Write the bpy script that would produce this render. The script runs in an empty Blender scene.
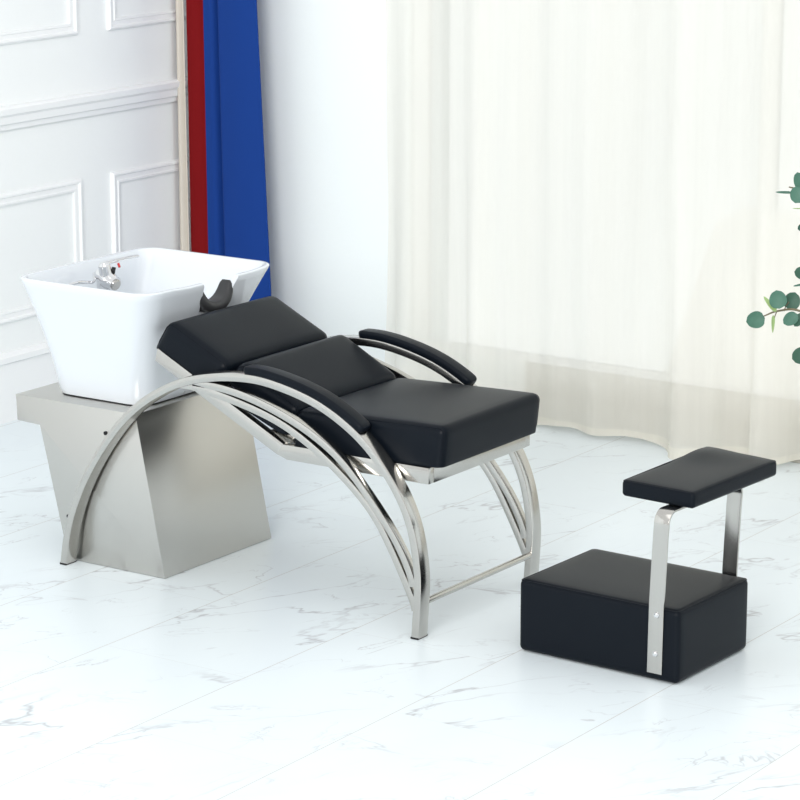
import bpy, bmesh, math, random
from mathutils import Vector, Matrix
random.seed(7)
S = bpy.context.scene
COL = S.collection
PI = math.pi

# ------------------------------------------------------------------ materials
def lin(r, g, b):
    f = lambda c: c / 12.92 if c <= 0.04045 else ((c + 0.055) / 1.055) ** 2.4
    return (f(r / 255), f(g / 255), f(b / 255), 1)

def new_mat(name):
    m = bpy.data.materials.new(name)
    m.use_nodes = True
    nt = m.node_tree
    return m, nt, nt.nodes['Principled BSDF']

def simple(name, col, rough=0.5, metal=0.0, spec=0.5, bump=0.0, scale=200.0, coat=0.0, var=0.0):
    m, nt, b = new_mat(name)
    b.inputs['Base Color'].default_value = col
    b.inputs['Roughness'].default_value = rough
    b.inputs['Metallic'].default_value = metal
    b.inputs['Specular IOR Level'].default_value = spec
    b.inputs['Coat Weight'].default_value = coat
    tc = nt.nodes.new('ShaderNodeTexCoord')
    n = nt.nodes.new('ShaderNodeTexNoise')
    n.inputs['Scale'].default_value = scale
    n.inputs['Detail'].default_value = 4
    nt.links.new(tc.outputs['Object'], n.inputs['Vector'])
    if bump:
        bp = nt.nodes.new('ShaderNodeBump')
        bp.inputs['Strength'].default_value = bump
        bp.inputs['Distance'].default_value = 0.002
        nt.links.new(n.outputs['Fac'], bp.inputs['Height'])
        nt.links.new(bp.outputs['Normal'], b.inputs['Normal'])
    if var:
        mx = nt.nodes.new('ShaderNodeMix'); mx.data_type = 'RGBA'
        mx.inputs['A'].default_value = tuple(c * (1 - var) for c in col[:3]) + (1,)
        mx.inputs['B'].default_value = tuple(min(1, c * (1 + var)) for c in col[:3]) + (1,)
        nt.links.new(n.outputs['Fac'], mx.inputs['Factor'])
        nt.links.new(mx.outputs['Result'], b.inputs['Base Color'])
    return m

def brushed(name, col, rough, stretch=(4, 4, 160)):
    m, nt, b = new_mat(name)
    b.inputs['Metallic'].default_value = 1.0
    tc = nt.nodes.new('ShaderNodeTexCoord')
    mp = nt.nodes.new('ShaderNodeMapping')
    mp.inputs['Scale'].default_value = stretch
    n = nt.nodes.new('ShaderNodeTexNoise')
    n.inputs['Scale'].default_value = 3.0; n.inputs['Detail'].default_value = 3
    nt.links.new(tc.outputs['Object'], mp.inputs['Vector'])
    nt.links.new(mp.outputs['Vector'], n.inputs['Vector'])
    r = nt.nodes.new('ShaderNodeMapRange')
    r.inputs['To Min'].default_value = rough - 0.006; r.inputs['To Max'].default_value = rough + 0.006
    nt.links.new(n.outputs['Fac'], r.inputs['Value'])
    nt.links.new(r.outputs['Result'], b.inputs['Roughness'])
    mx = nt.nodes.new('ShaderNodeMix'); mx.data_type = 'RGBA'
    mx.inputs['A'].default_value = tuple(c * 0.994 for c in col[:3]) + (1,)
    mx.inputs['B'].default_value = tuple(min(1, c * 1.006) for c in col[:3]) + (1,)
    nt.links.new(n.outputs['Fac'], mx.inputs['Factor'])
    nt.links.new(mx.outputs['Result'], b.inputs['Base Color'])
    return m

M = {}
M['steel'] = brushed('brushed_steel', (0.53, 0.517, 0.49, 1), 0.19)
M['sheet'] = brushed('satin_steel_sheet', (0.56, 0.548, 0.52, 1), 0.28)
M['chrome'] = simple('chrome', (0.75, 0.75, 0.76, 1), 0.08, 1.0)
M['leather'] = simple('black_leatherette', (0.0044, 0.0068, 0.0108, 1), 0.36, 0, 0.11, 0.10, 420)
M['piping'] = simple('black_piping', (0.005, 0.007, 0.011, 1), 0.5, 0, 0.1, 0.05, 300)
M['rubber'] = simple('dark_grey_rubber', (0.030, 0.031, 0.033, 1), 0.45, 0, 0.4, 0.05, 150)
M['black'] = simple('black_plastic', (0.006, 0.006, 0.007, 1), 0.5, 0, 0.3, 0.02, 200)
M['ceramic'] = simple('white_glazed_ceramic', (0.70, 0.735, 0.775, 1), 0.10, 0, 0.5, 0.0, 10, coat=0.3)
M['wall'] = simple('white_painted_panelling', (0.86, 0.88, 0.885, 1), 0.55, 0, 0.3, 0.04, 90, var=0.01)
M['wallb'] = simple('pale_blue_white_wall_paint', (0.82, 0.86, 0.865, 1), 0.6, 0, 0.3, 0.04, 90, var=0.01)
M['trim'] = simple('white_trim_gloss', (0.86, 0.87, 0.88, 1), 0.4, 0, 0.4, 0.02, 60)
M['red'] = simple('red_cloth', lin(126, 15, 20), 0.8, 0, 0.15, 0.15, 700, var=0.08)
M['blue'] = simple('royal_blue_cloth', lin(18, 56, 128), 0.8, 0, 0.15, 0.15, 700, var=0.08)
M['beige'] = simple('beige_cloth', lin(205, 197, 186), 0.8, 0, 0.15, 0.15, 700, var=0.05)
M['reddot'] = simple('red_plastic', (0.55, 0.02, 0.02, 1), 0.3)
M['sill_shade'] = simple('beige_shaded_sill', (0.46, 0.44, 0.39, 1), 0.5, 0, 0.3, 0.03, 60, var=0.03)  # shade under the window sill is put into this beige base colour
M['board'] = simple('white_foam_board', (0.9, 0.91, 0.92, 1), 0.6, 0, 0.3, 0.02, 80)
M['pot'] = simple('white_pot_glaze', (0.75, 0.75, 0.74, 1), 0.3)
M['soil'] = simple('dark_soil', (0.05, 0.035, 0.025, 1), 0.9, 0, 0.2, 0.8, 60, var=0.5)
M['stem'] = simple('brown_green_stem', lin(112, 104, 84), 0.6, 0, 0.3, 0.2, 80, var=0.2)
M['leaf'] = simple('eucalyptus_leaf', lin(66, 106, 90), 0.5, 0, 0.35, 0.15, 60, var=0.22)
M['leaf_dark'] = simple('eucalyptus_leaf_dark', lin(50, 86, 70), 0.5, 0, 0.35, 0.15, 60, var=0.22)
M['leaf_light'] = simple('eucalyptus_leaf_young', lin(152, 178, 118), 0.5, 0, 0.35, 0.15, 60, var=0.15)

def floor_material():
    m, nt, b = new_mat('white_marble_tiles')
    N = nt.nodes; L = nt.links
    def math_(op, a=None, c=None, clamp=False):
        n = N.new('ShaderNodeMath'); n.operation = op; n.use_clamp = clamp
        for i, v in enumerate((a, c)):
            if v is None: continue
            if isinstance(v, (int, float)): n.inputs[i].default_value = v
            else: L.new(v, n.inputs[i])
        return n.outputs[0]
    tc = N.new('ShaderNodeTexCoord')
    sp = N.new('ShaderNodeSeparateXYZ'); L.new(tc.outputs['Object'], sp.inputs[0])
    X, Y = sp.outputs[0], sp.outputs[1]
    u = math_('DIVIDE', math_('SUBTRACT', X, 0.24), 0.4)
    k = math_('FLOOR', u)
    fu = math_('SUBTRACT', u, k)
    par = math_('MULTIPLY', math_('PINGPONG', k, 1.0), 0.5)          # odd columns shift half a tile
    v = math_('ADD', math_('DIVIDE', math_('ADD', Y, 0.45), 0.8), par)
    kv = math_('FLOOR', v)
    fv = math_('SUBTRACT', v, kv)
    ex = math_('MULTIPLY', math_('MINIMUM', fu, math_('SUBTRACT', 1.0, fu)), 0.4)
    ey = math_('MULTIPLY', math_('MINIMUM', fv, math_('SUBTRACT', 1.0, fv)), 0.8)
    gx = math_('LESS_THAN', ex, 0.0011)
    gy = math_('LESS_THAN', ey, 0.0007)
    tid = math_('ADD', math_('MULTIPLY', k, 3.7), math_('MULTIPLY', kv, 9.3))
    def vein(angle, sx, sy, scale, dist, width, mscale, mlo, mhi, seed):
        mp = N.new('ShaderNodeMapping'); mp.vector_type = 'TEXTURE'
        mp.inputs['Rotation'].default_value = (0, 0, math.radians(angle))
        mp.inputs['Scale'].default_value = (sx, sy, 1)
        L.new(tc.outputs['Object'], mp.inputs['Vector'])
        n = N.new('ShaderNodeTexNoise'); n.noise_dimensions = '4D'
        n.inputs['Scale'].default_value = scale; n.inputs['Detail'].default_value = 5
        n.inputs['Roughness'].default_value = 0.55; n.inputs['Distortion'].default_value = dist
        L.new(mp.outputs[0], n.inputs['Vector']); L.new(math_('ADD', tid, seed), n.inputs['W'])
        r = math_('ABSOLUTE', math_('SUBTRACT', n.outputs['Fac'], 0.5))
        line = math_('SUBTRACT', 1.0, math_('DIVIDE', r, width), True)
        q = N.new('ShaderNodeTexNoise'); q.noise_dimensions = '4D'
        q.inputs['Scale'].default_value = mscale; q.inputs['Detail'].default_value = 2
        L.new(mp.outputs[0], q.inputs['Vector']); L.new(math_('ADD', tid, seed + 20), q.inputs['W'])
        mr = N.new('ShaderNodeMapRange'); mr.inputs['From Min'].default_value = mlo; mr.inputs['From Max'].default_value = mhi
        L.new(q.outputs['Fac'], mr.inputs['Value'])
        return math_('MULTIPLY', line, mr.outputs['Result'])
    v1 = vein(59, 2.6, 0.8, 3.0, 0.5, 0.0095, 3.2, 0.48, 0.62, 1.3)
    v2 = vein(18, 1.8, 0.7, 3.4, 0.7, 0.008, 4.5, 0.52, 0.66, 5.1)
    v3 = vein(75, 2.0, 0.6, 6.5, 0.8, 0.010, 6.5, 0.54, 0.68, 8.4)
    vs = math_('MAXIMUM', math_('MAXIMUM', v1, math_('MULTIPLY', v2, 0.85)), math_('MULTIPLY', v3, 0.8))
    cl = vein(59, 2.2, 0.8, 2.2, 0.5, 0.11, 2.4, 0.48, 0.7, 3.3)
    base = N.new('ShaderNodeMix'); base.data_type = 'RGBA'
    base.inputs['A'].default_value = (0.765, 0.828, 0.858, 1); base.inputs['B'].default_value = (0.66, 0.72, 0.77, 1)
    L.new(math_('MULTIPLY', cl, 0.22), base.inputs['Factor'])
    mv = N.new('ShaderNodeMix'); mv.data_type = 'RGBA'
    L.new(base.outputs['Result'], mv.inputs['A']); mv.inputs['B'].default_value = (0.36, 0.36, 0.385, 1)
    L.new(math_('MULTIPLY', vs, 0.72), mv.inputs['Factor'])
    mg = N.new('ShaderNodeMix'); mg.data_type = 'RGBA'
    L.new(mv.outputs['Result'], mg.inputs['A']); mg.inputs['B'].default_value = (0.46, 0.44, 0.42, 1)
    L.new(math_('MAXIMUM', math_('MULTIPLY', gx, 0.75), math_('MULTIPLY', gy, 0.3)), mg.inputs['Factor'])
    L.new(mg.outputs['Result'], b.inputs['Base Color'])
    b.inputs['Roughness'].default_value = 0.32
    b.inputs['Specular IOR Level'].default_value = 0.35
    return m
M['floor'] = floor_material()

def sheer_material(name, alpha, col, stripe=0.10):
    m = bpy.data.materials.new(name); m.use_nodes = True
    nt = m.node_tree; N = nt.nodes; L = nt.links
    N.remove(N['Principled BSDF'])
    out = N['Material Output']
    d = N.new('ShaderNodeBsdfDiffuse'); d.inputs['Color'].default_value = col
    t = N.new('ShaderNodeBsdfTranslucent'); t.inputs['Color'].default_value = col
    a = N.new('ShaderNodeMixShader'); a.inputs[0].default_value = 0.5
    L.new(d.outputs[0], a.inputs[1]); L.new(t.outputs[0], a.inputs[2])
    tr = N.new('ShaderNodeBsdfTransparent')
    mx = N.new('ShaderNodeMixShader')
    tc = N.new('ShaderNodeTexCoord'); mp = N.new('ShaderNodeMapping')
    mp.inputs['Scale'].default_value = (9, 9, 0.12)
    n = N.new('ShaderNodeTexNoise'); n.inputs['Scale'].default_value = 1.6; n.inputs['Detail'].default_value = 5
    L.new(tc.outputs['Object'], mp.inputs[0]); L.new(mp.outputs[0], n.inputs['Vector'])
    r = N.new('ShaderNodeMapRange'); r.inputs['From Min'].default_value = .3; r.inputs['From Max'].default_value = .7
    r.inputs['To Min'].default_value = alpha - stripe; r.inputs['To Max'].default_value = alpha + stripe
    L.new(n.outputs['Fac'], r.inputs['Value']); L.new(r.outputs['Result'], mx.inputs[0])
    L.new(tr.outputs[0], mx.inputs[1]); L.new(a.outputs[0], mx.inputs[2])
    L.new(mx.outputs[0], out.inputs['Surface'])
    return m
M['sheer'] = sheer_material('cream_sheer_voile', 0.75, (0.945, 0.925, 0.865, 1), 0.04)
M['hem'] = sheer_material('cream_voile_doubled_hem', 0.80, (0.925, 0.90, 0.835, 1), 0.04)

def glass_material():
    m = bpy.data.materials.new('window_glass'); m.use_nodes = True
    nt = m.node_tree; N = nt.nodes; L = nt.links
    N.remove(N['Principled BSDF'])
    g = N.new('ShaderNodeBsdfGlossy'); g.inputs['Roughness'].default_value = 0.02
    t = N.new('ShaderNodeBsdfTransparent'); t.inputs['Color'].default_value = (.95, .97, .97, 1)
    f = N.new('ShaderNodeFresnel'); f.inputs['IOR'].default_value = 1.45
    x = N.new('ShaderNodeMixShader')
    L.new(f.outputs[0], x.inputs[0]); L.new(t.outputs[0], x.inputs[1]); L.new(g.outputs[0], x.inputs[2])
    L.new(x.outputs[0], N['Material Output'].inputs['Surface'])
    return m
M['glass'] = glass_material()

# ------------------------------------------------------------------ helpers
def obj(name, bm, mat, parent=None, smooth=True, label=None):
    bmesh.ops.recalc_face_normals(bm, faces=bm.faces)
    me = bpy.data.meshes.new(name)
    bm.to_mesh(me); bm.free()
    me.materials.append(mat)
    if smooth:
        for p in me.polygons: p.use_smooth = True
        me.set_sharp_from_angle(angle=math.radians(38))
    o = bpy.data.objects.new(name, me)
    COL.objects.link(o)
    if parent: o.parent = parent
    if label: o['label'] = label
    return o

def empty(name, loc, label, cat, rz=0.0):
    o = bpy.data.objects.new(name, None); COL.objects.link(o)
    o.location = loc; o.rotation_euler = (0, 0, rz); o.empty_display_size = 0.1
    o['label'] = label; o['category'] = cat
    return o

def tag(o, label, cat):
    o['label'] = label; o['category'] = cat
    return o

def local(o, parent):
    """world-space mesh data -> parent's frame (parents carry only an unrotated offset)"""
    o.data.transform(Matrix.Translation(-parent.location))
    return o

def struct(o):
    o['kind'] = 'structure'; return o

def add_box(bm, x0, x1, y0, y1, z0, z1, bev=0.0, seg=2):
    g = bmesh.ops.create_cube(bm, size=1.0)
    vs = g['verts']
    for v in vs:
        v.co = Vector((x0 if v.co.x < 0 else x1, y0 if v.co.y < 0 else y1, z0 if v.co.z < 0 else z1))
    if bev:
        es = list({e for v in vs for e in v.link_edges})
        bmesh.ops.bevel(bm, geom=es, offset=bev, segments=seg, profile=0.5, affect='EDGES')
    return bm

def add_prism(bm, poly, axis, a, b, bev=0.0, seg=2):
    """extrude a polygon; axis 'y': poly in (x,z); axis 'z': poly in (x,y); axis 'x': poly in (y,z)"""
    def P(p, t):
        return {'y': (p[0], t, p[1]), 'z': (p[0], p[1], t), 'x': (t, p[0], p[1])}[axis]
    A = [bm.verts.new(P(p, a)) for p in poly]; B = [bm.verts.new(P(p, b)) for p in poly]
    fs = [bm.faces.new(A), bm.faces.new(B)]
    n = len(poly)
    for i in range(n):
        fs.append(bm.faces.new((A[i], A[(i + 1) % n], B[(i + 1) % n], B[i])))
    if bev:
        es = list({e for f in fs for e in f.edges})
        bmesh.ops.bevel(bm, geom=es, offset=bev, segments=seg, profile=0.5, affect='EDGES')
    return bm

def catmull(pts, n=8):
    pts = [Vector(p) for p in pts]
    P = [pts[0] * 2 - pts[1]] + pts + [pts[-1] * 2 - pts[-2]]
    out = []
    for i in range(1, len(P) - 2):
        a, b, c, d = P[i - 1], P[i], P[i + 1], P[i + 2]
        for k in range(n):
            t = k / n
            out.append(0.5 * ((2 * b) + (c - a) * t + (2 * a - 5 * b + 4 * c - d) * t * t + (3 * b - a - 3 * c + d) * t ** 3))
    out.append(pts[-1])
    return out

def smooth_path(pts, it=30):
    pts = [p.copy() for p in pts]
    for _ in range(it):
        q = [p.copy() for p in pts]
        for i in range(1, len(pts) - 1):
            q[i] = pts[i] * 0.5 + (pts[i - 1] + pts[i + 1]) * 0.25
        pts = q
    return pts

def sweep(bm, path, section, bino=None, scales=None, cap=True, closed=False):
    """section: list of (n, b) offsets; path: list of Vectors. bino: fixed binormal or None (parallel transport)."""
    n = len(path); rings = []
    prev = None
    for i, p in enumerate(path):
        if closed: t = (path[(i + 1) % n] - path[i - 1]).normalized()
        else: t = (path[min(i + 1, n - 1)] - path[max(i - 1, 0)]).normalized()
        if bino is not None:
            b = Vector(bino); nn = b.cross(t).normalized()
        else:
            if prev is None:
                ref = Vector((0, 0, 1)) if abs(t.z) < 0.9 else Vector((1, 0, 0))
                nn = (ref - t * ref.dot(t)).normalized()
            else: nn = (prev - t * prev.dot(t)).normalized()
            prev = nn; b = t.cross(nn)
        s = scales[i] if scales else 1.0
        if not isinstance(s, tuple): s = (s, s)
        rings.append([bm.verts.new(p + nn * (q[0] * s[0]) + b * (q[1] * s[1])) for q in section])
    m = len(section)
    for i in range(n if closed else n - 1):
        A = rings[i]; B = rings[(i + 1) % n]
        for j in range(m):
            bm.faces.new((A[j], A[(j + 1) % m], B[(j + 1) % m], B[j]))
    if cap and not closed:
        bm.faces.new(rings[0]); bm.faces.new(rings[-1])
    return bm

def rrect(a, b, r, k=3):
    out = []
    for cx, cy, s in ((a - r, b - r, 0), (-a + r, b - r, 1), (-a + r, -b + r, 2), (a - r, -b + r, 3)):
        for i in range(k + 1):
            w = (s + i / k) * PI / 2
            out.append((cx + r * math.cos(w), cy + r * math.sin(w)))
    return out

def circ(r, k=10): return [(r * math.cos(2 * PI * i / k), r * math.sin(2 * PI * i / k)) for i in range(k)]

def add_cyl(bm, p0, p1, r0, r1=None, k=20):
    p0, p1 = Vector(p0), Vector(p1)
    return sweep(bm, [p0, p1], circ(1.0, k), scales=[r0, r1 if r1 else r0])

def lathe(bm, prof, centre, k=32):
    rings = []
    for r, z in prof:
        rings.append([bm.verts.new((centre[0] + max(r, 1e-4) * math.cos(2 * PI * i / k), centre[1] + max(r, 1e-4) * math.sin(2 * PI * i / k), centre[2] + z)) for i in range(k)])
    for A, B in zip(rings, rings[1:]):
        for i in range(k): bm.faces.new((A[i], A[(i + 1) % k], B[(i + 1) % k], B[i]))
    bm.faces.new(rings[0]); bm.faces.new(rings[-1])
    return bm

def rounded_block(bm, mapf, a, b, c, r, n=(16, 20, 10), bulge=0.0, side=0.0, flat=0.0):
    """rounded box of half sizes a,b,c (x,y,z) with puffed top, sent through mapf(x,y,z)"""
    g = bmesh.ops.create_cube(bm, size=2.0)
    # build a gridded cube by hand for even density
    bmesh.ops.delete(bm, geom=g['verts'], context='VERTS')
    cache = {}
    def coordlist(h, k):
        core = [-h + r + (2 * (h - r)) * i / k for i in range(k + 1)]
        e = [0.0, 0.18, 0.42, 0.70]
        lo = [-h + r * q for q in e]; hi = [h - r * q for q in reversed(e)]
        return lo + core + hi
    xs, ys, zs = coordlist(a, n[0]), coordlist(b, n[1]), coordlist(c, n[2])
    c0 = c; c = c + r * flat / 2
    zs = coordlist(c, n[2])
    def vert(x, y, z):
        key = (round(x, 6), round(y, 6), round(z, 6))
        if key in cache: return cache[key]
        q = Vector((max(-a + r, min(a - r, x)), max(-b + r, min(b - r, y)), max(-c + r, min(c - r, z))))
        d = Vector((x, y, z)) - q
        p = q + d.normalized() * r if d.length > 1e-9 else q
        fx, fy, fz = 1 - (p.x / a) ** 4, 1 - (p.y / b) ** 4, 1 - (p.z / c) ** 2
        if z > 0: p.z += bulge * fx * fy * max(0, p.z / c)
        p.x += side * fy * fz * (p.x / a); p.y += side * fx * fz * (p.y / b)
        if flat: p.z = max(-c0, p.z - r * flat / 2)
        v = bm.verts.new(mapf(p.x, p.y, p.z)); cache[key] = v
        return v
    def grid(A, B, f):
        for i in range(len(A) - 1):
            for j in range(len(B) - 1):
                bm.faces.new((vert(*f(A[i], B[j])), vert(*f(A[i + 1], B[j])), vert(*f(A[i + 1], B[j + 1])), vert(*f(A[i], B[j + 1]))))
    for s in (-1, 1):
        grid(xs, ys, lambda x, y: (x, y, s * c)); grid(xs, zs, lambda x, z: (x, s * b, z)); grid(ys, zs, lambda y, z: (s * a, y, z))
    return bm

def quad_map(q, y0, y1, a, b, c):
    """box coords -> quad in (X,Z): q = back-bottom, front-bottom, front-top, back-top"""
    bb, fb, ft, bt = [Vector((p[0], 0, p[1])) for p in q]
    ym, yh = (y0 + y1) / 2, (y1 - y0) / 2
    def f(x, y, z):
        u, w = (x / a + 1) / 2, (z / c + 1) / 2
        p = (bb * (1 - u) + fb * u) * (1 - w) + (bt * (1 - u) + ft * u) * w
        return Vector((p.x, ym + y / b * yh, p.z))
    return f

def cushion(name, q, y0, y1, r, parent, bulge=0.006, label=None):
    bb, fb, ft, bt = [Vector((p[0], 0, p[1])) for p in q]
    a = ((fb - bb).length + (ft - bt).length) / 4; c = ((bt - bb).length + (ft - fb).length) / 4; b = (y1 - y0) / 2
    f = quad_map(q, y0, y1, a, b, c)
    bm = bmesh.new(); rounded_block(bm, f, a, b, c, r, bulge=bulge, side=0.002, flat=0.75)
    o = local(obj(name, bm, M['leather'], parent, label=label), parent)
    for s in (-1, 1):
        bm = bmesh.new()
        k = 0.75; rr = r * k
        hx, hz = a - r + rr, c - r + rr
        loop = [Vector(f(x, s * (b - r + r * 0.70), z)) for x, z in rrect(hx, hz, rr, 6)]
        sweep(bm, loop, circ(0.0016, 6), bino=(0, 1, 0), closed=True)
        p = obj('piping', bm, M['piping'], o); p.data.transform(Matrix.Translation(-parent.location))
    return o

# ------------------------------------------------------------------ setting
bm = bmesh.new(); add_box(bm, -2.4, 4.2, -5.8, 2.3, -0.06, 0.0)
struct(obj('floor', bm, M['floor'], smooth=False))

WX = -2.19      # face of the panelled wall
bm = bmesh.new(); add_box(bm, WX - 0.12, WX, -5.8, 2.3, 0.0, 2.75)
struct(obj('wall_left', bm, M['wall'], smooth=False))

WB = 1.965      # face of the window wall
OX0, OX1, OZ0, OZ1 = -1.36, 1.75, 0.185, 2.35
bm = bmesh.new()
add_box(bm, WX, OX0, WB, WB + 0.22, 0, 2.75)
add_box(bm, OX1, 4.2, WB, WB + 0.22, 0, 2.75)
add_box(bm, OX0, OX1, WB, WB + 0.05, 0, OZ0 - 0.02)
add_box(bm, OX0, OX1, WB, WB + 0.22, OZ1, 2.75)
struct(obj('wall_back', bm, M['wallb'], smooth=False))

# skirtings
bm = bmesh.new()
add_prism(bm, [(0, 0), (0.014, 0), (0.014, 0.178), (0.024, 0.184), (0.024, 0.200), (0.016, 0.206), (0.010, 0.212), (0, 0.212)], 'y', -5.8, WB)
for v in bm.verts: v.co.x += WX
struct(obj('baseboard_left', bm, M['trim'], smooth=False))
bm = bmesh.new()
add_prism(bm, [(0, 0), (-0.016, 0), (-0.016, 0.078), (-0.010, 0.094), (0, 0.096)], 'x', WX + 0.03, -0.925)
add_prism(bm, [(0, 0), (-0.016, 0), (-0.016, 0.078), (-0.010, 0.094), (0, 0.096)], 'x', OX1, 4.2)
for v in bm.verts: v.co.y += WB
struct(obj('baseboard_back', bm, M['trim'], smooth=False))

# chair rail and picture-frame mouldings on the panelled wall
bm = bmesh.new()
add_prism(bm, [(0, 0.876), (0.012, 0.878), (0.014, 0.892), (0.024, 0.898), (0.026, 0.918), (0.034, 0.926), (0.036, 0.942), (0.028, 0.948), (0, 0.948)], 'y', -5.8, WB)
for v in bm.verts: v.co.x += WX
struct(obj('trim_1', bm, M['trim'], smooth=False))
def frame_moulding(name, y0, y1, z0, z1, w=0.036):
    bm = bmesh.new()
    prof = [(0.0, 0.0), (0.0, 0.006), (0.16, 0.012), (0.30, 0.012), (0.42, 0.006), (0.72, 0.006), (0.82, 0.009), (1.0, 0.008), (1.0, 0.0)]
    rings = []
    for (sy, sz, y, z) in ((1, 1, y0, z0), (-1, 1, y1, z0), (-1, -1, y1, z1), (1, -1, y0, z1)):
        rings.append([bm.verts.new((WX + d, y + sy * w * t, z + sz * w * t)) for t, d in prof])
    n = len(prof)
    for i in range(4):
        A, B = rings[i], rings[(i + 1) % 4]
        for j in range(n):
            bm.faces.new((A[j], A[(j + 1) % n], B[(j + 1) % n], B[j]))
    return struct(obj(name, bm, M['trim'], smooth=False))
frame_moulding('trim_2', 0.45, 1.393, 1.128, 2.45)
frame_moulding('trim_3', 1.537, 1.935, 1.128, 2.45)
frame_moulding('trim_4', 0.45, 1.394, 0.300, 0.690)
frame_moulding('trim_5', 1.537, 1.935, 0.300, 0.690)
frame_moulding('trim_6', -0.64, 0.31, 1.128, 2.45)
frame_moulding('trim_7', -0.64, 0.31, 0.300, 0.690)

# window: frame, mullions, glass and low sill
bm = bmesh.new()
YW0, YW1 = WB + 0.016, WB + 0.050
fw = 0.055
add_box(bm, OX0, OX1, YW0, YW1, OZ0 - 0.018, OZ0 + 0.002, 0.002)
add_box(bm, OX0, OX1, YW0, YW1, OZ1 - fw, OZ1, 0.004)
for x in (OX0, -0.185, 0.75, OX1 - fw):
    add_box(bm, x, x + fw, YW0, YW1, OZ0 + 0.002, OZ1 - fw, 0.004)
win = struct(obj('window_1', bm, M['trim'], smooth=False))
bm = bmesh.new(); add_box(bm, OX0 + 0.01, OX1 - 0.01, WB + 0.030, WB + 0.036, OZ0, OZ1 - 0.01)
obj('pane', bm, M['glass'], win, smooth=False)
bm = bmesh.new(); add_box(bm, OX0, OX1, WB, WB + 0.016, OZ0 - 0.02, OZ0 - 0.002, 0.0)
add_box(bm, -0.925, OX1, WB - 0.035, WB + 0.0, OZ0 - 0.006, OZ0 - 0.002, 0.001)
obj('sill', bm, M['trim'], win, smooth=False)
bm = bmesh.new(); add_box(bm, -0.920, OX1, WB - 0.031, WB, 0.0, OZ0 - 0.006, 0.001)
obj('sill_front', bm, M['sill_shade'], win, smooth=False, label='face below the sill, its shade put into the beige colour')
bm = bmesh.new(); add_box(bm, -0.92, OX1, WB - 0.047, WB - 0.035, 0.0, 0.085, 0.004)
struct(obj('trim_8', bm, M['sill_shade'], smooth=False))

# white board standing on the sill behind the curtain
bm = bmesh.new()
add_prism(bm, [(-0.452, 0.0), (1.0, 0.0), (1.0, 0.60), (0.30, 0.525), (-0.215, 0.525), (-0.302, 0.475)], 'y', 0.0, 0.012, 0.002)
bo = obj('foam_board', bm, M['board'], smooth=False)
tag(bo, 'white board with a slanted edge standing on the window sill behind the sheer curtain', 'board')
bo.location = (0, WB - 0.022, OZ0 - 0.002); bo.rotation_euler = (math.radians(-2.4), 0, 0)

# ------------------------------------------------------------------ sheer curtain
def fold(x, z):
    t = max(0.0, min(1.0, z / 2.3))
    w = 0.024 * math.sin(x * 21 + 0.9 * math.sin(x * 4.3) + 0.5 * math.sin(z * 1.1 + x)) + 0.009 * math.sin(x * 47 + 1.7 + 0.8 * math.sin(z * 1.7) + 1.1 * math.sin(x * 6.1))
    w += 0.018 * math.sin(x * 9.7 + 1.1) * (1 - 0.4 * t)
    lo = max(0.0, 1 - z / 0.75)
    q = math.sin(x * 26 + 0.7 * math.sin(x * 7.1)); w += 0.042 * lo * (abs(q) ** 0.6) * (1 if q > 0 else -1) * (0.55 + 0.45 * math.sin(x * 5.2 + 2))
    return w * (1.0 - 0.25 * t)
def curtain_mesh(x0t, x0b, x1, zfun0, z1, nz, step=0.006):
    bm = bmesh.new()
    nx = int((x1 - x0b) / step)
    rows = []
    for k in range(nz + 1):
        row = []
        for i in range(nx + 1):
            s = i / nx
            zb = zfun0(x0b + (x1 - x0b) * s)
            z = zb + (z1 - zb) * (k / nz)
            tt = max(0.0, min(1.0, z / 0.62)) ** 0.7
            xs = x0b + (x0t - x0b) * tt
            x = xs + (x1 - xs) * s
            lift = 0.012 * math.sin(x * 6.0) * (1 - min(1, z / 0.3))
            row.append(bm.verts.new((x, 1.838 + fold(x, z) + lift, z)))
        rows.append(row)
    for A, B in zip(rows, rows[1:]):
        for i in range(nx): bm.faces.new((A[i], A[i + 1], B[i + 1], B[i]))
    return bm
zhem = lambda x: 0.010 + 0.007 * math.sin(x * 9 + 1) + 0.004 * math.sin(x * 23)
cu = obj('sheer_curtain', curtain_mesh(-1.365, -1.41, 1.25, zhem, 2.62, 24), M['sheer'])
tag(cu, 'cream sheer floor-length curtain hanging in soft folds across the window', 'curtain')
bm = curtain_mesh(-1.41, -1.412, 1.25, zhem, 0.035, 2)
for v in bm.verts: v.co.y -= 0.0015
obj('hem', bm, M['hem'], cu)

# ------------------------------------------------------------------ coloured cloths in the corner
def drape(name, mat, xt0, xt1, xb0, xb1, yc, amp, n_f, ph, label, thick=0.004, z1=2.6):
    bm = bmesh.new()
    nx, nz = 60, 26
    rows = []
    for k in range(nz + 1):
        z = 0.004 + (z1 - 0.004) * k / nz
        t = max(0, min(1, (1.25 - z) / 0.95))
        a, b = xt0 + (xb0 - xt0) * t, xt1 + (xb1 - xt1) * t
        row = []
        for i in range(nx + 1):
            s = i / nx
            y = yc(s) + amp * math.sin(2 * PI * n_f * s + ph + 0.25 * math.sin(z * 2))
            row.append(bm.verts.new((a + (b - a) * s, y, z)))
        rows.append(row)
    fs = []
    for A, B in zip(rows, rows[1:]):
        for i in range(nx): fs.append(bm.faces.new((A[i], A[i + 1], B[i + 1], B[i])))
    bmesh.ops.recalc_face_normals(bm, faces=bm.faces)
    bmesh.ops.solidify(bm, geom=bm.faces[:], thickness=thick)
    o = tag(obj(name, bm, mat), label, 'curtain')
    o['group'] = 'coloured cloths hanging in the corner'
    return o
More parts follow.
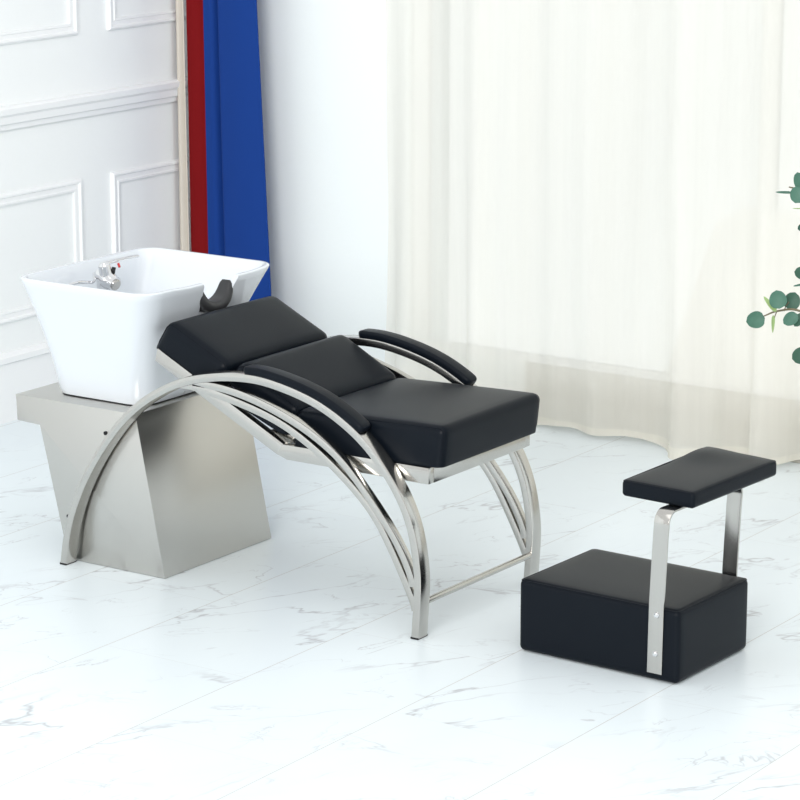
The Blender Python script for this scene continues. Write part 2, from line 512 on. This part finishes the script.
drape('cloth_curtain', M['beige'], -2.172, -2.143, -2.170, -2.135, lambda s: 1.848 + 0.01 * s, 0.006, 1.5, 0.5, 'narrow beige cloth hanging in the corner left of the red one')
drape('cloth_curtain', M['red'], -2.152, -2.035, -2.148, -2.02, lambda s: 1.885, 0.009, 0.9, -0.6, 'red cloth hanging between the beige and the blue one')
def blue_y(s):
    return 1.828 + 0.030 * math.exp(-((s - 0.22) / 0.05) ** 2) + 0.012 * max(0, (0.2 - s) / 0.2)
drape('cloth_curtain', M['blue'], -2.052, -1.838, -2.046, -1.792, blue_y, 0.006, 1.0, 0.3, 'wide royal blue cloth hanging straight behind the white basin')

# ------------------------------------------------------------------ shampoo chair (backwash unit)
chair = empty('shampoo_chair', (-0.53, 0.24, 0.0), 'reclining shampoo chair with black cushions, arched steel arms and white wash basin', 'salon chair')
W = 0.485
def part(name, bm, mat, smooth=True, label=None, parent=None):
    o = obj(name, bm, mat, parent or chair, smooth, label)
    o.data.transform(Matrix.Translation(-chair.location))
    return o

arch_out = [(-1.070, 0.003), (-1.055, 0.091), (-1.028, 0.165), (-0.983, 0.256), (-0.900, 0.370), (-0.812, 0.455), (-0.700, 0.519), (-0.615, 0.545), (-0.540, 0.558), (-0.466, 0.563), (-0.400, 0.558), (-0.300, 0.537), (-0.223, 0.506), (-0.153, 0.464), (-0.097, 0.414), (-0.042, 0.345), (-0.012, 0.285), (0.003, 0.236), (0.014, 0.169), (0.016, 0.122), (0.012, 0.060), (0.008, 0.003)]
mid_out = [(-0.640, 0.5315), (-0.600, 0.531), (-0.526, 0.527), (-0.438, 0.509), (-0.337, 0.476), (-0.262, 0.440), (-0.206, 0.404), (-0.155, 0.357), (-0.070, 0.262), (-0.028, 0.200), (-0.004, 0.150), (0.000, 0.125)]
low_in = [(-0.680, 0.503), (-0.640, 0.503), (-0.553, 0.491), (-0.438, 0.467), (-0.345, 0.434), (-0.238, 0.371), (-0.139, 0.291), (-0.091, 0.224), (-0.047, 0.146), (-0.016, 0.085), (-0.011, 0.066)]
def curve(pts, off):
    p = smooth_path(catmull([(x, 0, z) for x, z in pts], 6), 12)
    out = []
    for i in range(len(p)):
        t = (p[min(i + 1, len(p) - 1)] - p[max(i - 1, 0)]).normalized()
        out.append(p[i] - Vector((0, 1, 0)).cross(t) * off)     # +off = above/outside
    return out
TR = 0.020
def arm_frame(yc, sgn):
    bm = bmesh.new()
    path = [v + Vector((0, yc, 0)) for v in curve(arch_out, -TR / 2)]
    path[0].z = 0.003; path[-1].z = 0.003
    sweep(bm, path, rrect(TR / 2, 0.020, 0.0025, 2), bino=(0, 1, 0))
    o = part('arm_frame', bm, M['steel'])
    for pts, off in ((mid_out, -TR / 2), (low_in, TR / 2 - 0.001)):
        bm = bmesh.new()
        path = [v + Vector((-0.0065, yc, -0.0033)) for v in curve(pts, off)]
        sweep(bm, path, rrect(TR / 2 - 0.001, 0.0100, 0.002, 2), bino=(0, 1, 0))
        part('brace_rail', bm, M['steel'], parent=o)
    for x in (-1.0605, -0.0025):
        bm = bmesh.new(); add_box(bm, x - 0.0105, x + 0.0105, yc - 0.0205, yc + 0.0205, 0.0, 0.005, 0.001)
        part('foot_cap', bm, M['black'], parent=o, label='black plastic foot cap')
    # armrest pad along the top rail
    sh = 0.0 if sgn > 0 else -0.018
    outer = [v for v in curve(arch_out, 0.008) if -0.496 + sh < v.x < -0.146 + sh and v.z > 0.3]
    n = len(outer); L = [0]
    for a, b in zip(outer, outer[1:]): L.append(L[-1] + (b - a).length)
    path = []; sc = []
    T = L[-1]
    for i, p in enumerate(outer):
        path.append(p + Vector((0, yc + 0.001, 0)))
    sec = rrect(0.0105, 0.022, 0.0075, 4)
    # dense rounded ends
    def at(d):
        for j in range(1, n):
            if L[j] >= d:
                u = (d - L[j - 1]) / (L[j] - L[j - 1]); return path[j - 1].lerp(path[j], u)
        return path[-1]
    ds = [0, 0.001, 0.003, 0.006, 0.010, 0.015] + [0.015 + (T - 0.030) * i / 30 for i in range(1, 30)] + [T - q for q in (0.015, 0.010, 0.006, 0.003, 0.001, 0)]
    pp = [at(d) for d in ds]
    for d in ds:
        e = min(d, T - d); q = min(1, e / 0.015)
        k = math.sqrt(max(0.0, 1 - (1 - q) ** 2))
        sc.append((0.45 + 0.55 * k, 0.35 + 0.65 * k))
    bm = bmesh.new(); sweep(bm, pp, sec, bino=(0, 1, 0), scales=sc)
    part('armrest_pad', bm, M['leather'])
    return o
arm_frame(0.0, 1)
arm_frame(W, -1)

# spreader bar between the front legs
bm = bmesh.new(); add_cyl(bm, (0.006, 0.020, 0.084), (0.006, W - 0.020, 0.084), 0.0075, k=20)
part('spreader_bar', bm, M['steel'])

# steel seat frame and inclined back frame
y0, y1 = 0.024, W - 0.024
def tube_rect(bm, a, b, hz, hy):
    sweep(bm, [Vector(a), Vector(b)], rrect(hz, hy, 0.002, 2), bino=(0, 1, 0))
bm = bmesh.new()
for y in (y0 + 0.0105, y1 - 0.0105):
    add_prism(bm, [(0.007, 0.359), (0.007, 0.3975), (-0.405, 0.3945), (-0.425, 0.3695), (-0.395, 0.359)], 'y', y - 0.0105, y + 0.0105, 0.0015)
add_box(bm, -0.014, 0.008, y0 + 0.0205, y1 - 0.0205, 0.359, 0.3975, 0.0015)
add_box(bm, -0.37, -0.35, y0 + 0.0205, y1 - 0.0205, 0.361, 0.391, 0.0015)
part('seat_frame', bm, M['steel'])
bm = bmesh.new()
for y in (y0 + 0.0105, y1 - 0.0105):
    add_prism(bm, [(-0.395, 0.360), (-0.405, 0.396), (-0.780, 0.580), (-0.788, 0.548), (-0.425, 0.368)], 'y', y - 0.0100, y + 0.0100, 0.0015)
add_prism(bm, [(-0.765, 0.538), (-0.760, 0.568), (-0.780, 0.578), (-0.787, 0.549)], 'y', y0 + 0.020, y1 - 0.020, 0.0015)
add_prism(bm, [(-0.600, 0.456), (-0.595, 0.485), (-0.615, 0.495), (-0.620, 0.466)], 'y', y0 + 0.020, y1 - 0.020, 0.0015)
part('backrest_frame', bm, M['steel'])
# hinge hardware visible in the gap under the back cushion
for yy in (y0 + 0.028, y1 - 0.034):
    bm = bmesh.new()
    add_prism(bm, [(-0.475, 0.412), (-0.425, 0.430), (-0.355, 0.402), (-0.352, 0.392), (-0.405, 0.392), (-0.47, 0.402)], 'y', yy, yy + 0.005, 0.001)
    hp = part('hinge_plate', bm, M['steel'])
    for x, z in ((-0.455, 0.412), (-0.385, 0.402)):
        bm = bmesh.new(); add_cyl(bm, (x, yy - 0.007, z), (x, yy + 0.001, z), 0.006, k=12)
        part('bolt', bm, M['black'], parent=hp, label='black bolt')

# cushions (back-bottom, front-bottom, front-top, back-top in X,Z)
CY0, CY1 = 0.031, W - 0.030
cushion('seat_cushion', [(-0.385, 0.393), (0.035, 0.399), (0.046, 0.4965), (-0.372, 0.483)], CY0, CY1, 0.020, chair, 0.005)
cushion('back_cushion', [(-0.596, 0.492), (-0.404, 0.412), (-0.360, 0.484), (-0.540, 0.578)], CY0, CY1, 0.023, chair, 0.006)
cushion('head_cushion', [(-0.799, 0.580), (-0.612, 0.488), (-0.569, 0.562), (-0.753, 0.651)], CY0, CY1, 0.022, chair, 0.006)

# pedestal: folded sheet-steel housing
PY0, PY1 = 0.0275, W - 0.022
bm = bmesh.new()
poly = [(-1.084, 0.001), (-0.772, 0.001), (-0.8555, 0.405), (-1.243, 0.405), (-1.240, 0.338), (-1.164, 0.337)]
add_prism(bm, poly, 'y', PY0, PY1, 0.0012, 2)
ped = part('pedestal', bm, M['sheet'])
for x, z in ((-0.950, 0.345), (-1.0775, 0.113)):
    px = {0: 0}
    bm = bmesh.new(); add_cyl(bm, (x, PY0 - 0.004, z), (x, PY0 + 0.002, z), 0.0050, k=14)
    part('bolt', bm, M['black'], parent=ped, label='small black screw head')

# basin
BY = 0.2475
NY = 0.272
def rim_dip(x, y):
    if x < -0.90: return 0.0
    a = abs(y - NY)
    def ss(e0, e1, v):
        t = max(0, min(1, (v - e0) / (e1 - e0))); return t * t * (3 - 2 * t)
    d = 0.005 * (1 - ss(0.12, 0.22, a))
    d += 0.074 * (1 - ss(0.056, 0.070, a)) + 0.012 * (1 - ss(0.0, 0.08, a))
    return d
def ring_pts(x0, x1, ya, yb, r, k=10, n=22, nf=None):
    """rounded rectangle, counter-clockwise, with many points along straight edges, fixed count"""
    out = []
    def edge(p, q, m=None):
        m = m or n
        for i in range(m): out.append((p[0] + (q[0] - p[0]) * i / m, p[1] + (q[1] - p[1]) * i / m))
    def arc(cx, cy, a0):
        for i in range(k): w = a0 + (PI / 2) * i / k; out.append((cx + r * math.cos(w), cy + r * math.sin(w)))
    edge((x1, ya + r), (x1, yb - r), nf); arc(x1 - r, yb - r, 0)
    edge((x1 - r, yb), (x0 + r, yb)); arc(x0 + r, yb - r, PI / 2)
    edge((x0, yb - r), (x0, ya + r)); arc(x0 + r, ya + r, PI)
    edge((x0 + r, ya), (x1 - r, ya)); arc(x1 - r, ya + r, 1.5 * PI)
    return out
ZB, ZR = 0.4085, 0.716
def outer_ring(z):
    t = (z - ZB) / (ZR - ZB); s = max(0, t) ** 1.35
    f = lambda a, b: a + (b - a) * s
    return ring_pts(f(-1.176, -1.204), f(-0.876, -0.768), f(0.084, -0.026), f(0.409, 0.508), f(0.055, 0.062), nf=110)
bm = bmesh.new()
levels = [ZB, ZB + 0.004] + [ZB + 0.004 + (ZR - 0.006 - ZB - 0.004) * i / 18 for i in range(1, 19)]
top = outer_ring(ZR)
# per-column rim height
hz = [ZR - rim_dip(x, y) for x, y in top]
npt = len(top)
rings = []
fine = [(z, outer_ring(z)) for z in [ZB + (ZR - ZB) * i / 60 for i in range(61)]]
def outer_at(j, z):
    u = (z - ZB) / (ZR - ZB) * 60; i = min(59, max(0, int(u))); w = u - i
    a, b = fine[i][1][j], fine[i + 1][1][j]
    return (a[0] + (b[0] - a[0]) * w, a[1] + (b[1] - a[1]) * w)
NL = 20
for i in range(NL + 1):
    t = i / NL; R = []
    for j in range(npt):
        z = ZB + (hz[j] - 0.007 - ZB) * t
        x, y = outer_at(j, z)
        ins = 0.004 if i == 0 else 0.0
        x += (-1.0 * ins if x > -1.02 else ins); y += (ins if y < BY else -ins)
        R.append(bm.verts.new((x, y, z)))
    rings.append(R)
def inset_dir(j):
    a = top[(j + 1) % npt]; b = top[j - 1]
    t = Vector((a[0] - b[0], a[1] - b[1], 0)).normalized()
    return Vector((-t.y, t.x, 0))       # inward for ccw
lip = [(0.002, -0.0025), (0.007, 0.0), (0.013, 0.0), (0.018, -0.0025), (0.020, -0.009)]
for ins, dz in lip:
    R = []
    for j in range(npt):
        z = hz[j] + dz
        x, y = outer_at(j, min(z, ZR)); d = inset_dir(j) * ins
        R.append(bm.verts.new((x + d.x, y + d.y, z)))
    rings.append(R)
ZF = 0.505
for i in range(1, 19):
    t = i / 18; R = []
    for j in range(npt):
        z0 = hz[j] - 0.009
        z = z0 + (ZF - z0) * math.sin(t * PI / 2)
        x, y = outer_at(j, z); d = inset_dir(j) * 0.020
        x += d.x; y += d.y
        k = 0.92 * t ** 3.2                 # rounds in to the bowl floor
        R.append(bm.verts.new((x + (-1.02 - x) * k, y + (BY - y) * k, z)))
    rings.append(R)
for A, B in zip(rings, rings[1:]):
    for j in range(npt): bm.faces.new((A[j], A[(j + 1) % npt], B[(j + 1) % npt], B[j]))
bm.faces.new(rings[0]); bm.faces.new(rings[-1])
basin = part('basin', bm, M['ceramic'], label='white ceramic wash basin with a neck notch')
bm = bmesh.new(); add_prism(bm, ring_pts(-1.168, -0.883, 0.091, 0.402, 0.050, 6, 2), 'z', 0.4052, 0.4115)  # black strip drawn in for the shade in the gap below the basin
part('gap_shade', bm, M['black'], parent=basin, label='thin black strip for the gap shade under the basin')
bm = bmesh.new(); lathe(bm, [(0.028, 0), (0.028, 0.004), (0.022, 0.006), (0.010, 0.004)], (-0.99, BY, 0.499), 24)
part('drain', bm, M['chrome'], parent=basin)

# neck rest: rubber saddle hung in the notch
pth, scs = [], []
NK = 28
for i in range(NK + 1):
    u = -1 + 2 * i / NK
    y = NY + 0.060 * math.sin(u * PI / 2 * 0.98)
    z = 0.638 + 0.058 * abs(u) ** 2.0
    pth.append(Vector((-0.806, y, z)))
    k = math.sqrt(max(0, 1 - abs(u) ** 2.4))
    scs.append((0.25 + 0.85 * k, 0.45 + 0.55 * k))
bm = bmesh.new(); sweep(bm, smooth_path(pth, 2), rrect(0.0135, 0.026, 0.012, 5), bino=(1, 0, 0), scales=scs)
part('neck_rest', bm, M['rubber'], parent=basin, label='dark grey rubber neck rest')

# mixer tap on the back of the bowl
bm = bmesh.new()
ax = Vector((0.075, -0.006, -0.026)).normalized(); p0 = Vector((-1.140, 0.2328, 0.6921))
L_ = [0.0, 0.006, 0.012, 0.026, 0.031, 0.049, 0.055, 0.067]
R_s = [0.012, 0.0175, 0.0195, 0.0195, 0.0225, 0.0225, 0.0200, 0.0190]
lathe(bm, [(0.030, 0.530), (0.030, 0.538), (0.018, 0.545), (0.018, 0.685)], (-1.118, 0.231, 0.0), 24)
sweep(bm, [p0 + ax * l for l in L_], circ(1.0, 28), scales=R_s)
faucet = part('faucet', bm, M['chrome'], parent=None, label='chrome lever mixer tap')
bm = bmesh.new(); c1 = p0 + ax * 0.067
sweep(bm, [c1 - ax * 0.001, c1 + ax * 0.004, c1 + ax * 0.006], circ(1.0, 24), scales=[0.015, 0.0145, 0.012])
part('spout', bm, M['steel'], parent=faucet)
bm = bmesh.new()
add_cyl(bm, (-1.104, 0.226, 0.690), (-1.108, 0.222, 0.716), 0.0165, 0.0155, 24)
add_cyl(bm, (-1.108, 0.222, 0.716), (-1.109, 0.221, 0.724), 0.0155, 0.0110, 24)
part('tap_head', bm, M['chrome'], parent=faucet)
bm = bmesh.new()
sweep(bm, catmull([(-1.107, 0.216, 0.719), (-1.102, 0.245, 0.724), (-1.096, 0.285, 0.726), (-1.088, 0.330, 0.727)], 6), rrect(0.0030, 0.0075, 0.0025, 3), scales=[1.5] * 4 + [1.2] * 6 + [1.0] * 9)
part('lever', bm, M['chrome'], parent=faucet)
bm = bmesh.new(); add_cyl(bm, (-1.098, 0.238, 0.704), (-1.090, 0.244, 0.702), 0.0085, 0.0085, 14)
part('cartridge_ring', bm, M['black'], parent=faucet, label='black gap below the lever')
bm = bmesh.new(); add_cyl(bm, (-1.095, 0.262, 0.717), (-1.089, 0.259, 0.709), 0.0032, 0.0032, 12)
part('hot_mark', bm, M['reddot'], parent=faucet, label='small red dot')
bm = bmesh.new()
sweep(bm, catmull([(-1.150, 0.232, 0.690), (-1.120, 0.195, 0.680), (-1.105, 0.160, 0.684), (-1.100, 0.110, 0.692), (-1.115, 0.07, 0.685)], 6), circ(0.004, 10))
part('hose', bm, M['chrome'], parent=faucet)

# ------------------------------------------------------------------ foot-rest stool
stool = empty('footrest_stool', (0.4500, 0.196, 0.0), 'black box stool with two steel posts carrying a padded foot cushion', 'footrest', math.radians(-1.7))
def spart(name, bm, mat, parent=None, smooth=True, label=None): return obj(name, bm, mat, parent or stool, smooth, label)
SA, SB, SH = 0.2085, 0.157, 0.084
bm = bmesh.new()
rounded_block(bm, lambda x, y, z: Vector((x, y, z + SH + 0.0015)), SA, SB, SH, 0.013, bulge=0.003, side=0.0015)
box = spart('base_block', bm, M['leather'])
bm = bmesh.new()
k = 0.013
loop = [Vector((x, y, 2 * SH + 0.0015 - k + k * 0.74)) for x, y in rrect(SA - k + k * .74, SB - k + k * .74, k * .74, 6)]
sweep(bm, loop, circ(0.0020, 6), bino=(0, 0, 1), closed=True); spart('piping', bm, M['piping'], box)
for sx in (-1, 1):
    for sy in (-1, 1):
        bm = bmesh.new(); add_cyl(bm, (sx * 0.17, sy * 0.12, 0), (sx * 0.17, sy * 0.12, 0.006), 0.012, k=14)
        spart('glide', bm, M['black'], box)
# posts: flat steel bars bolted to the long sides, bent inward under the pad
PXC, PW = 0.153, 0.0187
for s in (-1, 1):
    yb = s * (SB + 0.0030)
    zt = 0.387
    pts = [(0, yb, 0.020), (0.002, yb, 0.18), (0.008, yb, 0.33)]
    R = 0.028
    path = [Vector((PXC + p[0], p[1], p[2])) for p in pts]
    for i in range(0, 9):
        w = (PI / 2) * i / 8
        path.append(Vector((PXC + 0.010, yb - s * R * (1 - math.cos(w)), zt - R + R * math.sin(w))))
    path.append(Vector((PXC + 0.012, yb - s * 0.085, zt)))
    # straight-width bar: sweep with the X axis as binormal
    bm = bmesh.new(); sweep(bm, path, rrect(0.0027, PW, 0.0010, 2), bino=(1, 0, 0))
    post = spart('post', bm, M['steel'])
    for z in (0.065, 0.154):
        bm = bmesh.new()
        cx = PXC + 0.0015 + (z - 0.05) * 0.02; yo = yb + s * 0.002
        add_cyl(bm, (cx, yo, z), (cx, yo + s * 0.0035, z), 0.0076, 0.0060, 16)
        add_cyl(bm, (cx, yo + s * 0.0030, z), (cx, yo + s * 0.0060, z), 0.0058, 0.0030, 16)
        add_box(bm, cx - 0.0042, cx + 0.0042, min(yo + s * 0.0030, yo + s * 0.0040), max(yo + s * 0.0030, yo + s * 0.0040), z - 0.0008, z + 0.0008)
        spart('bolt', bm, M['chrome'], post)
# padded foot cushion
PA, PB, PC = 0.0930, 0.180, 0.0185
def pad_map(x, y, z):
    v = y / PB; u = x / PA
    b = 0.008 * math.exp(-((v - 0.70) / 0.42) ** 2) * max(0, min(1, (0.55 - u) / 1.2)) if z > -PC * 0.5 else 0.0
    cs, sn = math.cos(math.radians(-1.5)), math.sin(math.radians(-1.5))
    return Vector((0.124 + x * cs - y * sn, 0.070 + x * sn + y * cs, 0.4085 + z + b))
bm = bmesh.new(); rounded_block(bm, pad_map, PA, PB, PC, 0.009, n=(14, 24, 4), bulge=0.003, side=0.001)
pad = spart('foot_pad', bm, M['leather'])
bm = bmesh.new()
k = 0.009
loop = [Vector(pad_map(x, y, PC - k + k * .72)) for x, y in rrect(PA - k + k * .72, PB - k + k * .72, k * .72, 5)]
dense = []
for i in range(len(loop)):
    a, b = loop[i], loop[(i + 1) % len(loop)]
    m_ = max(1, int((b - a).length / 0.02))
    dense += [a.lerp(b, q / m_) for q in range(m_)]
sweep(bm, [Vector((p.x, p.y, p.z)) for p in loop], circ(0.0014, 6), bino=(0, 0, 1), closed=True); spart('piping', bm, M['piping'], pad)

# ------------------------------------------------------------------ eucalyptus at the right edge
plant = empty('eucalyptus_plant', (1.06, 0.55, 0.0), 'eucalyptus plant with round grey-green leaves reaching in at the right edge', 'plant')
CAM = Vector((3.49301259, -5.20213532, 2.05)); FOC = 2858.6; PITCH = 0.2333; YAW = math.radians(34.3)
RIGHT = Vector((math.cos(YAW), math.sin(YAW), 0))
FWD = Vector((-math.sin(YAW) * math.cos(PITCH), math.cos(YAW) * math.cos(PITCH), -math.sin(PITCH)))
UP = RIGHT.cross(FWD)
def at(u, v, Y):
    """place in the room seen at photo position (u,v), on the upright plane y = Y (used to read off leaf places)"""
    d = FWD * FOC + RIGHT * (u - 400) + UP * (400 - v)
    return CAM + d * ((Y - CAM.y) / d.y)
def ppart(name, bm, mat, parent=None):
    o = obj(name, bm, mat, parent or plant); o.data.transform(Matrix.Translation(-plant.location)); return o
bm = bmesh.new()
lathe(bm, [(0.085, 0.0), (0.095, 0.01), (0.125, 0.24), (0.130, 0.26), (0.122, 0.262), (0.112, 0.235), (0.0, 0.232)], (1.06, 0.55, 0.0), 36)
ppart('pot', bm, M['pot'])
bm = bmesh.new(); lathe(bm, [(0.111, 0.233), (0.08, 0.242), (0.0, 0.246)], (1.06, 0.55, 0), 28)
ppart('soil', bm, M['soil'])

def leaf(c, half_l, half_w, axis, normal, mat, parent, cup=0.12, point=0.0):
    """leaf blade: axis = stalk-to-tip direction; a thin shell with a midrib crease and a cupped rim"""
    axis = axis.normalized(); normal = (normal - axis * normal.dot(axis)).normalized(); side = axis.cross(normal)
    bm = bmesh.new(); nu, nv = 10, 8; G = []
    for i in range(nu + 1):
        s = i / nu; row = []
        x = -1 + 2 * s
        w = math.sqrt(max(0, 1 - x * x)) * (1 - 0.12 * x)
        if point: w *= (1 - point * s)
        for j in range(nv + 1):
            t = -1 + 2 * j / nv
            h = cup * (x * x * 0.5 + (w * t) ** 2) - 0.07 * (1 - abs(t)) * (1 - x * x)
            row.append(bm.verts.new(c + axis * (x * half_l) + side * (t * max(w, 0.01) * half_w) + normal * (h * half_w)))
        G.append(row)
    for A, B in zip(G, G[1:]):
        for j in range(nv): bm.faces.new((A[j], A[j + 1], B[j + 1], B[j]))
    bmesh.ops.recalc_face_normals(bm, faces=bm.faces)
    bmesh.ops.solidify(bm, geom=bm.faces[:], thickness=0.0006)
    return ppart('leaf', bm, mat)

def stem(pts, r0, r1, mat=None):
    P = catmull(pts, 8); bm = bmesh.new(); n = len(P)
    sweep(bm, P, circ(1.0, 8), scales=[r0 + (r1 - r0) * i / (n - 1) for i in range(n)])
    return ppart('stem', bm, mat or M['stem'])
root = Vector((1.06, 0.55, 0.235))
# branches read off the photo; the hidden runs go down to the pot
sA = [root + Vector((-0.02, 0, 0)), Vector((0.98, 0.55, 0.55)), Vector((0.84, 0.55, 0.90)), at(815, 205, 0.55), at(797, 190, 0.55), at(789, 187, 0.55)]
sB = [root + Vector((-0.03, -0.02, 0)), Vector((0.92, 0.54, 0.50)), Vector((0.76, 0.54, 0.715)), at(800, 311, 0.54), at(778, 311, 0.54), at(764, 316, 0.54)]
sC = [root + Vector((0.0, 0.02, 0)), Vector((1.00, 0.56, 0.60)), Vector((0.86, 0.56, 0.78)), at(822, 285, 0.56), at(802, 277, 0.56)]
sD = [root + Vector((0.02, -0.02, 0)), Vector((0.96, 0.53, 0.45)), Vector((0.80, 0.53, 0.60)), at(815, 352, 0.53), at(803, 354, 0.53)]
sE = [root, Vector((1.06, 0.56, 0.7)), Vector((1.02, 0.58, 1.0)), Vector((0.96, 0.58, 1.22))]
sF = [root + Vector((0.03, 0.01, 0)), Vector((1.18, 0.55, 0.65)), Vector((1.27, 0.55, 0.95))]
for s_ in (sA, sB, sC, sD, sE, sF): stem(s_, 0.0045, 0.0016)
stem([at(777, 311, 0.54), at(775, 316, 0.54), at(774, 321, 0.54)], 0.0014, 0.0010)
stem([at(784, 311, 0.54), at(786, 306, 0.54), at(789, 302, 0.54)], 0.0014, 0.0010)
toc = lambda p: (CAM - p).normalized()
PXM = 0.00238       # metres per photo pixel out there
def px_leaf(u, v, hl, hw, ang, mat, Y=0.54, tilt=(0.0, 0.0), point=0.0, cup=0.12):
    c = at(u, v, Y); n = toc(c)
    ax = RIGHT * math.cos(ang) + UP * math.sin(ang)
    n2 = (n + RIGHT * tilt[0] + UP * tilt[1]).normalized()
    return leaf(c, hl * PXM, hw * PXM, ax, n2, mat, plant, cup, point)
R_ = math.radians
px_leaf(755.5, 320, 9.2, 8.2, R_(192), M['leaf'], 0.54, (0.1, 0.1))
px_leaf(778, 299.5, 9.0, 8.4, R_(100), M['leaf'], 0.525, (-0.1, 0.2))
px_leaf(792, 301, 8.8, 8.0, R_(70), M['leaf_dark'], 0.55, (0.1, 0.1))
px_leaf(770, 304, 9.5, 3.6, R_(130), M['leaf_light'], 0.52, (0.3, 0.5), 0.45)
px_leaf(773, 324, 8.5, 2.8, R_(268), M['leaf_light'], 0.53, (0.9, 0.0), 0.5)
px_leaf(790.5, 319, 8.0, 6.2, R_(215), M['leaf'], 0.535, (0.3, 0.3))
px_leaf(799, 320, 7.5, 5.0, R_(235), M['leaf_dark'], 0.545, (-0.4, 0.2))
px_leaf(801.5, 273, 7.0, 6.2, R_(170), M['leaf_dark'], 0.56, (0.1, 0.1))
px_leaf(800, 285, 6.5, 2.2, R_(190), M['leaf'], 0.56, (0.2, 2.0))
px_leaf(800.5, 356, 8.5, 8.0, R_(200), M['leaf_dark'], 0.53, (0.0, 0.1))
px_leaf(785, 192.5, 9.0, 2.6, R_(178), M['leaf'], 0.55, (0.1, 1.8))
px_leaf(799.5, 181, 8.5, 5.8, R_(105), M['leaf'], 0.555, (0.3, 0.0))
px_leaf(798, 195, 8.2, 7.6, R_(250), M['leaf'], 0.54, (0.0, 0.2))
px_leaf(800, 208.5, 7.0, 1.6, R_(180), M['leaf_light'], 0.55, (0.1, 2.4), 0.2)
px_leaf(803, 227, 5.5, 4.0, R_(200), M['leaf_dark'], 0.57, (1.0, 0.2))
# the rest of the foliage, beyond the frame
rnd = random.Random(3)
for s_, a0 in ((sA, 0.35), (sB, 0.35), (sC, 0.35), (sD, 0.35), (sE, 0.2), (sF, 0.2)):
    P = catmull(s_, 8)
    for i in range(int(len(P) * a0), len(P) - 1, 3):
        p = P[i]
        if (p - at(812, 300, p.y)).dot(RIGHT) < 0.03: continue
        for sgn in (-1, 1):
            t = (P[i + 1] - P[i]).normalized()
            sd = (RIGHT * rnd.uniform(-.5, .5) + UP * rnd.uniform(-.4, .6) + Vector((0, sgn, 0)) * .8).normalized()
            leaf(p + sd * 0.022, 0.021 * rnd.uniform(.8, 1.1), 0.019 * rnd.uniform(.8, 1.05), sd, (t + Vector((rnd.uniform(-.6, .6), rnd.uniform(-.6, .6), .5))).normalized(), rnd.choice((M['leaf'], M['leaf_dark'], M['leaf'])), plant)

# ------------------------------------------------------------------ light, sky, camera
wd = bpy.data.worlds.new('studio_daylight'); S.world = wd; wd.use_nodes = True
wn = wd.node_tree.nodes; wl = wd.node_tree.links
bg = wn['Background']
# overcast sky, brighter on the window side
wt = wn.new('ShaderNodeTexCoord'); wsx = wn.new('ShaderNodeSeparateXYZ'); wl.new(wt.outputs['Generated'], wsx.inputs[0])
wr = wn.new('ShaderNodeMapRange'); wr.interpolation_type = 'SMOOTHSTEP'
wr.inputs['From Min'].default_value = 0.15; wr.inputs['From Max'].default_value = 0.75
wr.inputs['To Min'].default_value = 0.86; wr.inputs['To Max'].default_value = 0.99
wl.new(wsx.outputs[1], wr.inputs['Value']); wl.new(wr.outputs['Result'], bg.inputs['Strength'])
bg.inputs['Color'].default_value = (0.98, 0.995, 1.0, 1)

def area(name, loc, target, size, power, col=(1, 1, 1)):
    l = bpy.data.lights.new(name, 'AREA'); l.shape = 'RECTANGLE'; l.size, l.size_y = size; l.energy = power; l.color = col
    o = bpy.data.objects.new(name, l); COL.objects.link(o); o.location = loc
    o.rotation_euler = (Vector(target) - Vector(loc)).to_track_quat('-Z', 'Y').to_euler()
    return o
area('added_fill_overhead', (0.6, -1.6, 3.6), (-0.2, 0.0, 0.0), (2.6, 2.6), 20, (1, 0.99, 0.97))  # added unseen area light from above, gives soft shadows
area('added_fill_front', (3.6, -9.5, 4.2), (-0.8, 1.6, 1.0), (3.6, 3.0), 520, (1, 0.99, 0.97))  # added unseen fill from the camera side, lifts the walls
cam = bpy.data.cameras.new('camera'); co = bpy.data.objects.new('camera', cam); COL.objects.link(co)
cam.sensor_width = 36; cam.lens = FOC / 800 * 36
co.location = CAM; co.rotation_euler = (PI / 2 - PITCH, 0, YAW)
cam.clip_end = 60
S.camera = co
S.view_settings.view_transform = 'Standard'; S.view_settings.look = 'None'
S.view_settings.exposure = 0.24; S.view_settings.gamma = 1.0; S.view_settings.use_curve_mapping = False
S.cycles.max_bounces = 10; S.cycles.transparent_max_bounces = 16
